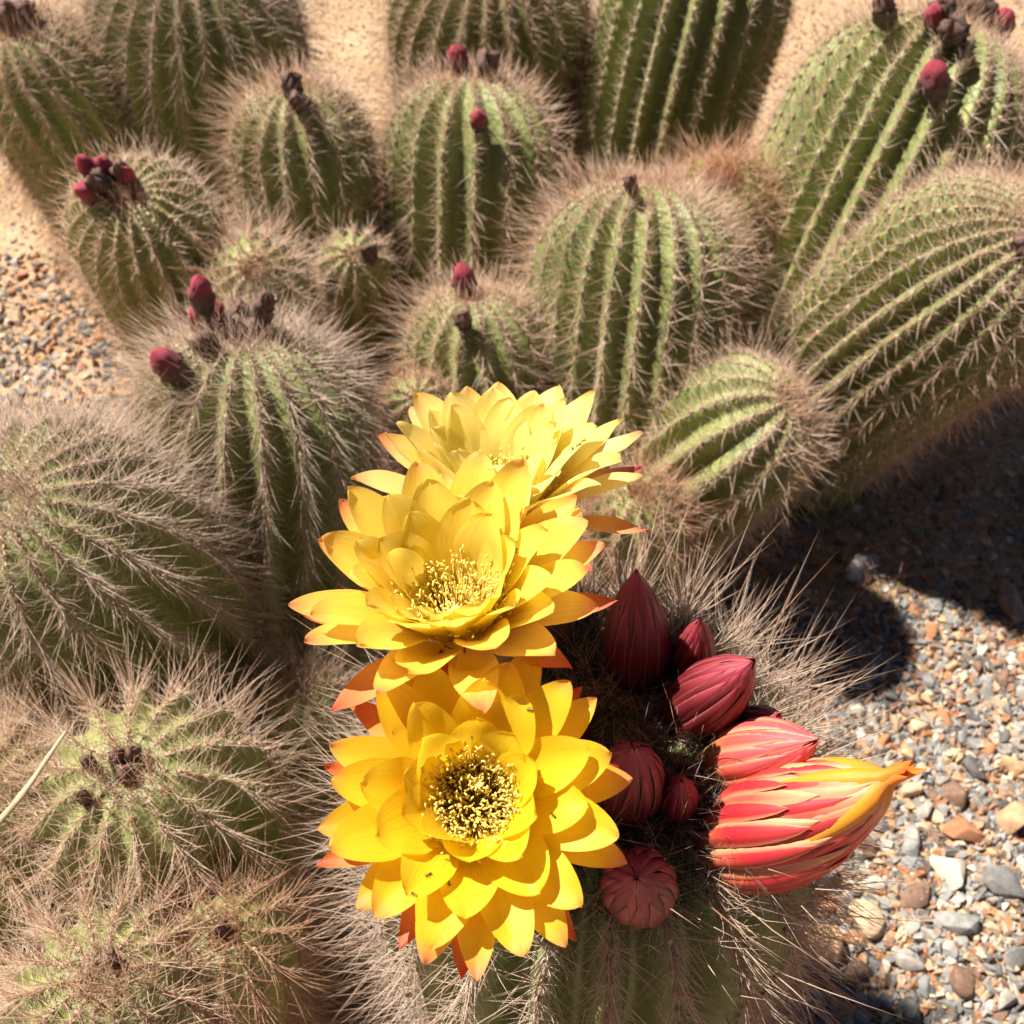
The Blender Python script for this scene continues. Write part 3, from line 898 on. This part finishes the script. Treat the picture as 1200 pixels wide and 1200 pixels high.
bud_px('large opening bud of swirled red and peach tepals with an orange petal at its tip', (846, 1000), (1040, 912), 0.040, 118, [
    (12, 0.0, 0.66, 0.22, 0.09, 0.9, 'bud_crimson', 0.02), (12, 0.03, 0.76, 0.23, 0.02, 0.95, 'bud_peach', 0.02),
    (12, 0.08, 0.86, 0.25, -0.05, 0.9, 'bud_crimson', 0.03), (11, 0.2, 0.94, 0.28, -0.10, 0.8, 'bud_peach', 0.05), (9, 0.4, 1.0, 0.34, -0.14, 0.6, 'bud_peach', 0.05), (5, 0.55, 1.12, 0.26, -0.13, 0.4, 'bud_orange', 0.16)],
    36, peak=0.38, taper=2.6, bulge=0.17, hair_mat='wool_grey', hairs=520, hair_len=0.012)
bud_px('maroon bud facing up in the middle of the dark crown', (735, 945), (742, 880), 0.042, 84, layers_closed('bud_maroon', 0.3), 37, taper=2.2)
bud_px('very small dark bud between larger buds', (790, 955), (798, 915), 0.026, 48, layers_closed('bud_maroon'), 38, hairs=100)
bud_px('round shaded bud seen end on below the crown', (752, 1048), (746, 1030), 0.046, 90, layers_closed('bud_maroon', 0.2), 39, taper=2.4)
bud_px('dark bud half hidden under the petals', (668, 880), (655, 812), 0.030, 60, layers_closed('bud_maroon'), 40)

# wool filling the crown of the flowering cactus
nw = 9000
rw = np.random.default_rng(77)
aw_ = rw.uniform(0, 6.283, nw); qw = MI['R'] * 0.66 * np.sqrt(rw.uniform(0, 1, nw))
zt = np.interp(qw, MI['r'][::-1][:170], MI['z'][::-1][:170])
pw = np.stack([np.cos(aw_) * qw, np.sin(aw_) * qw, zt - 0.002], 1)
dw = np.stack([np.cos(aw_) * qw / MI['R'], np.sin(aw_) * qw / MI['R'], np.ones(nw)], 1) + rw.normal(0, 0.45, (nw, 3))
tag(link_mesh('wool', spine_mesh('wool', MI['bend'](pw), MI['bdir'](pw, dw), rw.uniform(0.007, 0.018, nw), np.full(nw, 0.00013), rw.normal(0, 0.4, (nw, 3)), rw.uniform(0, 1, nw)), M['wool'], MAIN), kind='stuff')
# long crown spines standing round the rim of the crown
nl = 150
al_ = rw.uniform(0, 6.283, nl); ql = MI['R'] * rw.uniform(0.55, 0.98, nl)
zl = np.interp(ql, MI['r'][::-1][:199], MI['z'][::-1][:199])
pl = np.stack([np.cos(al_) * ql, np.sin(al_) * ql, zl - 0.002], 1)
dl_ = np.stack([np.cos(al_) * 0.75, np.sin(al_) * 0.75, np.ones(nl) * 0.9], 1) + rw.normal(0, 0.28, (nl, 3))
tag(link_mesh('crown_spines', spine_mesh('crown_spines', MI['bend'](pl), MI['bdir'](pl, dl_), rw.uniform(0.035, 0.07, nl), np.full(nl, 0.00030), rw.normal(0, 0.05, (nl, 3)), rw.beta(2, 2, nl)), M['spine_main'], MAIN), kind='stuff')

# buds on the other stems: small enough for one fuzzy mesh with a pink tip
M['bud_small'] = None
def mat_small_bud(name, tipcol, t_on, midcol=(0.22, 0.04, 0.045), low=(0.10, 0.055, 0.04)):
    m, nt, out = new_mat(name)
    a, s = pv_xyz(nt)
    tc = N(nt, 'ShaderNodeTexCoord')
    n = N(nt, 'ShaderNodeTexNoise', Scale=350.0, Detail=3.0)
    nt.links.new(tc.outputs['Object'], n.inputs['Vector'])
    f = math_node(nt, 'ADD', s.outputs[1], math_node(nt, 'MULTIPLY', math_node(nt, 'SUBTRACT', n.outputs['Fac'], 0.5), 0.35))
    r = ramp(nt, [(t_on - 0.2, low), (t_on, midcol), (t_on + 0.22, tipcol)])
    nt.links.new(f, r.inputs[0])
    b = N(nt, 'ShaderNodeBump', Strength=0.6, Distance=0.001)
    nt.links.new(n.outputs['Fac'], b.inputs['Height'])
    p = N(nt, 'ShaderNodeBsdfPrincipled')
    p.inputs['Roughness'].default_value = 0.55
    nt.links.new(r.outputs[0], p.inputs['Base Color'])
    nt.links.new(b.outputs[0], p.inputs['Normal'])
    nt.links.new(p.outputs[0], out.inputs['Surface'])
    return m
M['bud_pink'] = mat_small_bud('small_bud_pink', (0.42, 0.035, 0.065), 0.66)
M['bud_dry'] = mat_small_bud('small_bud_dry', (0.20, 0.10, 0.07), 0.75, (0.13, 0.07, 0.05), (0.10, 0.065, 0.045))

def small_bud_mesh(seed, dry=False):
    rng = np.random.default_rng(seed)
    ns, nt_ = 18, 12
    V, A = [], []
    ph = rng.uniform(0, 6.28)
    for i in range(nt_):
        t = i / (nt_ - 1)
        r_ = float(bud_prof(t * 0.985, 1.0, 0.45, 2.1))
        if i == nt_ - 1: r_ = 0.02
        for k in range(ns):
            a = 2 * math.pi * k / ns
            sc_ = 1 + 0.15 * math.cos(5 * a + 9 * t + ph) * math.cos(4 * a - 11 * t) * min(1, t * 3) + rng.normal(0, 0.15 if dry else 0.07)
            if dry and t > 0.7: sc_ *= 1.25 + 0.3 * math.cos(3 * a + ph)          # shrivelled, ragged end
            V.append((r_ * sc_ * math.cos(a), r_ * sc_ * math.sin(a), t * 2.6 + (rng.normal(0, 0.12) if dry else 0)))
            A.append((k / ns, t, 0))
    return mesh_from('small_bud', V, grid_faces(ns, nt_, True), np.array(A))
SB = [small_bud_mesh(s_) for s_ in (1, 2, 3)] + [small_bud_mesh(s_, True) for s_ in (4, 5, 6)]
SBM = {}
def small_bud(key, bpx, tpx, wpx, mat, dd=0.0, toward=0.016):
    root, info = STEM[key]
    d0 = [s_ for s_ in STEMS if s_[0] == key][0][2][2] + dd
    # find the skin of that stem along the sight line
    d = d0 - 0.2; p = None
    rr_ = ray(*bpx)
    while d < d0 + 0.15:
        q = CAM + rr_ * d - info['base']
        h = q @ info['ax']; rho = np.linalg.norm(q - info['ax'] * h)
        if h < info['L'] and rho < np.interp(h, info['z'], info['r']):
            p = CAM + rr_ * d; break
        d += 0.001
    if p is None:
        p = CAM + rr_ * d0; d = d0
    p = p + rr_ * 0.003
    tip = at(tpx[0], tpx[1], d - toward * (0.7 if key in 'RTU' else 1.3 if mat == 'bud_dry' else 1.0))
    ax = tip - p; L = np.linalg.norm(ax)
    Rb = wpx / 2 * d / FPX * (0.62 if key in 'RTU' else 0.85)
    idx = random.randrange(3) + (3 if mat == 'bud_dry' else 0)
    k = (idx, mat)
    if k not in SBM:
        me = SB[idx].copy(); me.materials.clear()
        o = link_mesh('bud', me, M[mat]); SBM[k] = me
    else:
        o = bpy.data.objects.new('bud', SBM[k]); C.objects.link(o)
    mw = frame_from_z(ax / L) @ Matrix.Rotation(random.uniform(0, 6.28), 4, 'Z') @ Matrix.Diagonal((Rb, Rb, L / 2.6, 1))
    mw.translation = Vector(p)
    o.parent = root; o.matrix_parent_inverse = root.matrix_world.inverted(); o.matrix_world = mw
    return o

for args in [
    ('D', (540, 92), (533, 52), 28, 'bud_pink'), ('D', (572, 92), (570, 62), 28, 'bud_dry'), ('D', (562, 152), (560, 130), 24, 'bud_pink'),
    ('C', (344, 118), (342, 86), 24, 'bud_dry'), ('C', (350, 128), (346, 112), 18, 'bud_dry'),
    ('J', (548, 352), (540, 308), 32, 'bud_pink'), ('J', (545, 385), (542, 368), 22, 'bud_dry'),
    ('I', (740, 225), (738, 208), 16, 'bud_dry'),
    ('K', (434, 304), (432, 290), 20, 'bud_dry'),
    ('A', (14, 35), (6, 2), 30, 'bud_dry'), ('A', (24, 30), (30, 4), 24, 'bud_dry'),
    ('P', (118, 212), (90, 182), 24, 'bud_pink'), ('P', (130, 210), (116, 184), 24, 'bud_pink'), ('P', (120, 228), (88, 222), 28, 'bud_pink'),
    ('P', (145, 212), (138, 192), 22, 'bud_dry'), ('P', (150, 220), (148, 196), 22, 'bud_pink'), ('P', (128, 224), (108, 204), 24, 'bud_dry'),
    ('O', (240, 370), (232, 322), 32, 'bud_pink'), ('O', (240, 392), (228, 358), 28, 'bud_pink'), ('O', (258, 390), (252, 354), 30, 'bud_pink'),
    ('O', (218, 446), (178, 412), 40, 'bud_pink'), ('O', (248, 415), (236, 396), 30, 'bud_dry'), ('O', (285, 385), (280, 358), 30, 'bud_dry'),
    ('O', (305, 380), (312, 344), 26, 'bud_dry'), ('O', (280, 400), (276, 378), 28, 'bud_dry'), ('O', (300, 398), (302, 372), 26, 'bud_dry'), ('O', (266, 402), (262, 380), 26, 'bud_dry'),
    ('G', (1040, 30), (1032, -4), 26, 'bud_dry'), ('G', (1098, 36), (1094, 6), 26, 'bud_pink'), ('G', (1120, 50), (1118, 22), 30, 'bud_dry'),
    ('G', (1150, 30), (1155, -2), 30, 'bud_dry'), ('G', (1172, 44), (1178, 10), 28, 'bud_pink'), ('G', (1130, 25), (1128, -6), 30, 'bud_dry'),
    ('G', (1096, 118), (1094, 70), 36, 'bud_pink'), ('G', (1108, 30), (1104, 0), 26, 'bud_dry'),
    ('R', (142, 900), (136, 880), 26, 'bud_dry'), ('R', (156, 896), (154, 876), 26, 'bud_dry'), ('R', (148, 914), (144, 900), 28, 'bud_dry'),
    ('R', (108, 900), (100, 888), 22, 'bud_dry'), ('R', (104, 938), (94, 932), 22, 'bud_dry'),
    ('T', (132, 1136), (130, 1118), 24, 'bud_dry'), ('U', (262, 1096), (258, 1084), 22, 'bud_dry'), ('H', (1200, 300), (1206, 276), 30, 'bud_dry')]:
    small_bud(*args)

# ------------------------------------------------------------------ stones
def hull_mesh(seed, npts=15, bevel=True):
    rng = random.Random(seed)
    bm = bmesh.new()
    ex = (1.0, rng.uniform(0.62, 0.95), rng.uniform(0.45, 0.75))
    for i in range(npts):
        v = Vector((rng.gauss(0, 1), rng.gauss(0, 1), rng.gauss(0, 1))).normalized() * rng.uniform(0.82, 1.0)
        bm.verts.new((v.x * ex[0], v.y * ex[1], v.z * ex[2]))
    r = bmesh.ops.convex_hull(bm, input=bm.verts)
    bmesh.ops.delete(bm, geom=[g for g in r['geom_interior'] if isinstance(g, bmesh.types.BMVert)], context='VERTS')
    bmesh.ops.dissolve_limit(bm, angle_limit=rad(14), verts=bm.verts, edges=bm.edges)
    if bevel:
        bmesh.ops.bevel(bm, geom=list(bm.edges), offset=0.11, segments=2, affect='EDGES', profile=0.5, clamp_overlap=True)
    bmesh.ops.triangulate(bm, faces=bm.faces)
    me = bpy.data.meshes.new('stone')
    bm.to_mesh(me); bm.free()
    a = me.attributes.new('pv', 'FLOAT_VECTOR', 'POINT')
    a.data.foreach_set('vector', np.zeros(len(me.vertices) * 3, dtype=np.float32))
    me.materials.append(M['stone'])
    me.polygons.foreach_set('use_smooth', np.ones(len(me.polygons), dtype=bool))
    return me
HULLS = [hull_mesh(s_, 11 + s_ % 6) for s_ in range(26)]

feet = [(s_[1]['foot'], s_[1]['R']) for s_ in STEM.values()] + [(MI['foot'], MI['R'])]
def near_foot(x, y, m=1.0):
    return any((x - b[0]) ** 2 + (y - b[1]) ** 2 < (R_ * m) ** 2 for b, R_ in feet)

placed = []
cell = {}
def free(x, y, r):
    cx, cy = int(math.floor(x / 0.045)), int(math.floor(y / 0.045))
    for i in (-1, 0, 1):
        for j in (-1, 0, 1):
            for (a, b, c) in cell.get((cx + i, cy + j), ()):
                if (a - x) ** 2 + (b - y) ** 2 < ((c + r) * 0.78) ** 2: return False
    return True
def add_cell(x, y, r):
    cell.setdefault((int(math.floor(x / 0.045)), int(math.floor(y / 0.045))), []).append((x, y, r))

def put_stone(x, y, r, hid=None, sink=0.25, tilt=0.5):
    me = HULLS[random.randrange(len(HULLS)) if hid is None else hid]
    o = bpy.data.objects.new('stone', me)
    C.objects.link(o)
    o.parent = ground
    o.location = (x, y, ground_h(x, y) + r * (0.5 - sink))
    o.scale = (r, r * random.uniform(0.8, 1.1), r * random.uniform(0.8, 1.1))
    o.rotation_euler = (random.gauss(0, tilt), random.gauss(0, tilt), random.uniform(0, 6.28))
    add_cell(x, y, r)
    return o

# zones of gravel, as ground pixels: right hand bed (large stones in front), left hand patch
def zone(px, py):
    if px > 640 and py > 560: return 1
    if px < 200 and 300 < py < 560: return 2
    return 0

for zn, x0, x1, y0, y1, rmin, rmax, target in ((1, 0.08, 0.42, 0.12, 0.36, 0.013, 0.021, 52), (1, 0.08, 0.5, 0.12, 0.50, 0.008, 0.012, 130),
                                               (1, 0.08, 0.5, 0.12, 0.60, 0.0055, 0.0075, 75), (2, -0.62, -0.25, 0.4, 1.0, 0.005, 0.011, 48)):
    got = 0
    for tries in range(9000):
        if got >= target: break
        x, y = random.uniform(x0, x1), random.uniform(y0, y1)
        px, py = to_pix((x, y, GZ))
        if not (-30 < px < 1230 and -30 < py < 1240) or zone(px, py) != zn or near_foot(x, y, 1.05): continue
        r_ = random.uniform(rmin, rmax)
        if not free(x, y, r_): continue
        put_stone(x, y, r_)
        got += 1

rock_c = on_soil(1008, 672)
ro = bpy.data.objects.new('rock', HULLS[4]); C.objects.link(ro)
ro.location = (rock_c[0], rock_c[1], GZ + 0.008); ro.scale = (0.027, 0.021, 0.021); ro.rotation_euler = (0.2, 0.1, 0.4)
tag(ro, 'pale grey rock lying alone in the black shade of the clump', 'rock')
rock_c = on_soil(1185, 712)
ro = bpy.data.objects.new('rock', HULLS[9]); C.objects.link(ro)
ro.location = (rock_c[0], rock_c[1], GZ + 0.008); ro.scale = (0.025, 0.021, 0.017); ro.rotation_euler = (0.1, -0.1, 1.4)
tag(ro, 'reddish rock at the sunlit edge of the shaded gravel', 'rock')

# small gravel and grit, uncountable: one joined mesh of little hulls
grit_src = []
for s_ in range(12):
    h = hull_mesh(500 + s_, 9, False)
    v = np.zeros(len(h.vertices) * 3); h.vertices.foreach_get('co', v)
    f = np.zeros(len(h.polygons) * 3, dtype=int); h.polygons.foreach_get('vertices', f)
    grit_src.append((v.reshape(-1, 3), f.reshape(-1, 3)))
    bpy.data.meshes.remove(h)
gV, gF, gA = [], [], []
off = 0; cnt = 0
rg = np.random.default_rng(5)
for tr in range(120000):
    if cnt >= 26000: break
    x, y = (rg.uniform(0.06, 0.5), rg.uniform(0.12, 0.65)) if tr < 34000 and tr % 4 else (rg.uniform(-0.62, -0.2), rg.uniform(0.35, 1.0)) if tr < 34000 else (rg.uniform(-1.0, 1.0), rg.uniform(0.15, 1.9))
    px, py = to_pix((x, y, GZ))
    if not (-60 < px < 1260 and -60 < py < 1260): continue
    z_ = zone(px, py)
    if z_ == 0 and (tr < 34000 or rg.uniform() < 0.4): continue
    if near_foot(x, y, 0.9): continue
    if z_: r_ = rg.uniform(0.0045, 0.0095) if tr < 20000 else rg.uniform(0.0020, 0.0060)
    else: r_ = rg.uniform(0.0014, 0.0042)
    if r_ > 0.0028 and not free(x, y, r_): continue
    if r_ > 0.0028: add_cell(x, y, r_)
    v, f = grit_src[rg.integers(12)]
    e = Matrix.Rotation(rg.uniform(0, 6.28), 3, 'Z') @ Matrix.Rotation(rg.normal(0, 0.6), 3, 'X')
    vv = (v * r_) @ np.array(e).T + np.array([x, y, ground_h(x, y) + r_ * 0.2])
    gV.append(vv); gF.append(f + off); off += len(v); cnt += 1
    rv = rg.uniform() if z_ else rg.choice([rg.uniform(0.46, 0.8), rg.uniform()])
    gA.append(np.tile([rv, 0, 0], (len(v), 1)))
for tr in range(60000):
    if cnt >= 31000: break
    zn = 1 if tr % 5 else 2
    x, y = (rg.uniform(0.06, 0.5), rg.uniform(0.12, 0.5)) if zn == 1 else (rg.uniform(-0.62, -0.2), rg.uniform(0.35, 1.0))
    px, py = to_pix((x, y, GZ))
    if not (-40 < px < 1240 and -40 < py < 1240) or zone(px, py) != zn or near_foot(x, y, 0.95): continue
    r_ = rg.uniform(0.0032, 0.0075)
    v, f = grit_src[rg.integers(12)]
    e = Matrix.Rotation(rg.uniform(0, 6.28), 3, 'Z') @ Matrix.Rotation(rg.normal(0, 0.6), 3, 'X')
    gV.append((v * r_) @ np.array(e).T + np.array([x, y, ground_h(x, y) + r_ * rg.uniform(0.0, 0.5)])); gF.append(f + off); off += len(v); cnt += 1
    gA.append(np.tile([rg.uniform(), 0, 0], (len(v), 1)))
gravel = link_mesh('gravel', mesh_from('gravel', np.vstack(gV), np.vstack(gF), np.vstack(gA)), M['stone'], smooth=False)
tag(gravel, 'small orange, cream and grey gravel spread over the sandy soil', 'gravel', None, 'stuff')

# shed spines and plant litter lying between the stems
nL = 12000
lx = rg.uniform(-0.7, 0.6, nL); ly = rg.uniform(0.2, 1.4, nL)
keep = np.array([near_foot(a, b, 2.0) for a, b in zip(lx, ly)])
lx, ly = lx[keep], ly[keep]; nL = len(lx)
lp = np.stack([lx, ly, np.array([ground_h(a, b) for a, b in zip(lx, ly)]) + 0.002 + rg.uniform(0, 0.022, nL)], 1)
la = rg.uniform(0, 6.283, nL)
ld = np.stack([np.cos(la), np.sin(la), rg.normal(0.1, 0.4, nL)], 1)
tag(link_mesh('plant_litter', spine_mesh('plant_litter', lp, ld, rg.uniform(0.012, 0.04, nL), np.full(nL, 0.0004), rg.normal(0, 0.1, (nL, 3)), rg.uniform(0.3, 1, nL)), M['spine_red']),
    'shed brown spines littering the soil between the stems', 'litter', None, 'stuff')

# ------------------------------------------------------------------ dry straw stalk across the stem at the edge
s0, s1 = at(-10, 972, 0.50), at(78, 858, 0.505)
nS = 12
V = []
axs = (s1 - s0) / np.linalg.norm(s1 - s0)
u1 = np.cross(axs, [0, 0, 1]); u1 /= np.linalg.norm(u1); u2 = np.cross(axs, u1)
for i in range(nS):
    t = i / (nS - 1)
    c = s0 + (s1 - s0) * t + u1 * 0.0008 * math.sin(t * 3.0) + u2 * 0.001 * math.sin(t * 5)
    r_ = 0.0017 * (1 - 0.55 * t) * (1 + (0.25 if i in (4, 8) else 0))
    for k in range(8):
        a = 2 * math.pi * k / 8
        V.append(tuple(c + (u1 * math.cos(a) + u2 * math.sin(a) * 0.7) * r_))
fs = grid_faces(8, nS, True) + [tuple(range(7, -1, -1)), tuple(range((nS - 1) * 8, nS * 8))]
tag(link_mesh('dry_stalk', mesh_from('dry_stalk', V, fs), M['straw']), 'dry pale straw stalk caught in the spines of a cactus', 'stalk')

# ------------------------------------------------------------------ ants on the petals
def ant_mesh():
    bm = bmesh.new()
    for (x, z, sx, sy, sz) in ((-0.95, 0.30, 0.62, 0.42, 0.40), (-0.05, 0.28, 0.46, 0.22, 0.22), (0.72, 0.30, 0.36, 0.32, 0.26), (-0.42, 0.26, 0.14, 0.10, 0.14)):
        bmesh.ops.create_icosphere(bm, subdivisions=1, radius=1.0, matrix=Matrix.Translation((x, 0, z)) @ Matrix.Diagonal((sx, sy, sz, 1)))
    def limb(pts, w):
        prev = None
        for p in pts:
            ring = [bm.verts.new((p[0] + dx * w, p[1] + dy * w, p[2])) for dx, dy in ((1, 0), (-0.5, 0.87), (-0.5, -0.87))]
            if prev:
                for k in range(3): bm.faces.new((prev[k], prev[(k + 1) % 3], ring[(k + 1) % 3], ring[k]))
            prev = ring
    for sgn in (-1, 1):
        for x0, x1 in ((0.2, 0.75), (-0.05, -0.1), (-0.25, -0.9)):
            limb([(x0, 0.1 * sgn, 0.28), ((x0 + x1) / 2, 0.55 * sgn, 0.5), (x1, 0.95 * sgn, 0.0)], 0.06)
        limb([(0.95, 0.12 * sgn, 0.35), (1.25, 0.35 * sgn, 0.5), (1.6, 0.4 * sgn, 0.3)], 0.04)
    me = bpy.data.meshes.new('ant'); bm.to_mesh(me); bm.free()
    me.materials.append(M['ant'])
    return me
ANT = ant_mesh()
bpy.context.view_layer.update()
cand = []
for fi, fl in enumerate(FLOWERS):
    for ch in fl.children:
        if ch.name.startswith('petal'):
            mwp = ch.matrix_world
            for v in ch.data.vertices:
                i = v.index
                if 2 < i // 7 < 13 and 1 <= i % 7 <= 5:
                    p = mwp @ v.co
                    cand.append((np.array(p), np.array((mwp.to_3x3() @ v.normal).normalized()), fi))
CP = np.array([c[0] for c in cand]); CN = np.array([c[1] for c in cand])
px = np.array([to_pix(p) for p in CP]); dist = np.linalg.norm(CP - CAM, axis=1)
for (ax_, ay_) in ((597, 697), (609, 648), (546, 770), (505, 1017), (532, 1028), (495, 1048), (640, 952), (614, 839), (682, 519), (676, 533)):
    near = np.where(np.hypot(px[:, 0] - ax_, px[:, 1] - ay_) < 11)[0]
    if not len(near): continue
    i = near[np.argmin(dist[near])]
    nrm = CN[i] if CN[i] @ (CAM - CP[i]) > 0 else -CN[i]
    o = bpy.data.objects.new('ant', ANT); C.objects.link(o)
    o.matrix_world = Matrix.Translation(Vector(CP[i] + nrm * 0.0001)) @ frame_from_z(nrm) @ Matrix.Rotation(random.uniform(0, 6.28), 4, 'Z') @ Matrix.Scale(0.00085, 4)
    which = ('pale yellow flower tilted away', 'golden yellow upright flower', 'deep yellow outward facing flower')[cand[i][2]]
    tag(o, 'tiny black ant walking on a petal of the ' + which, 'ant', 'ants on the yellow petals')
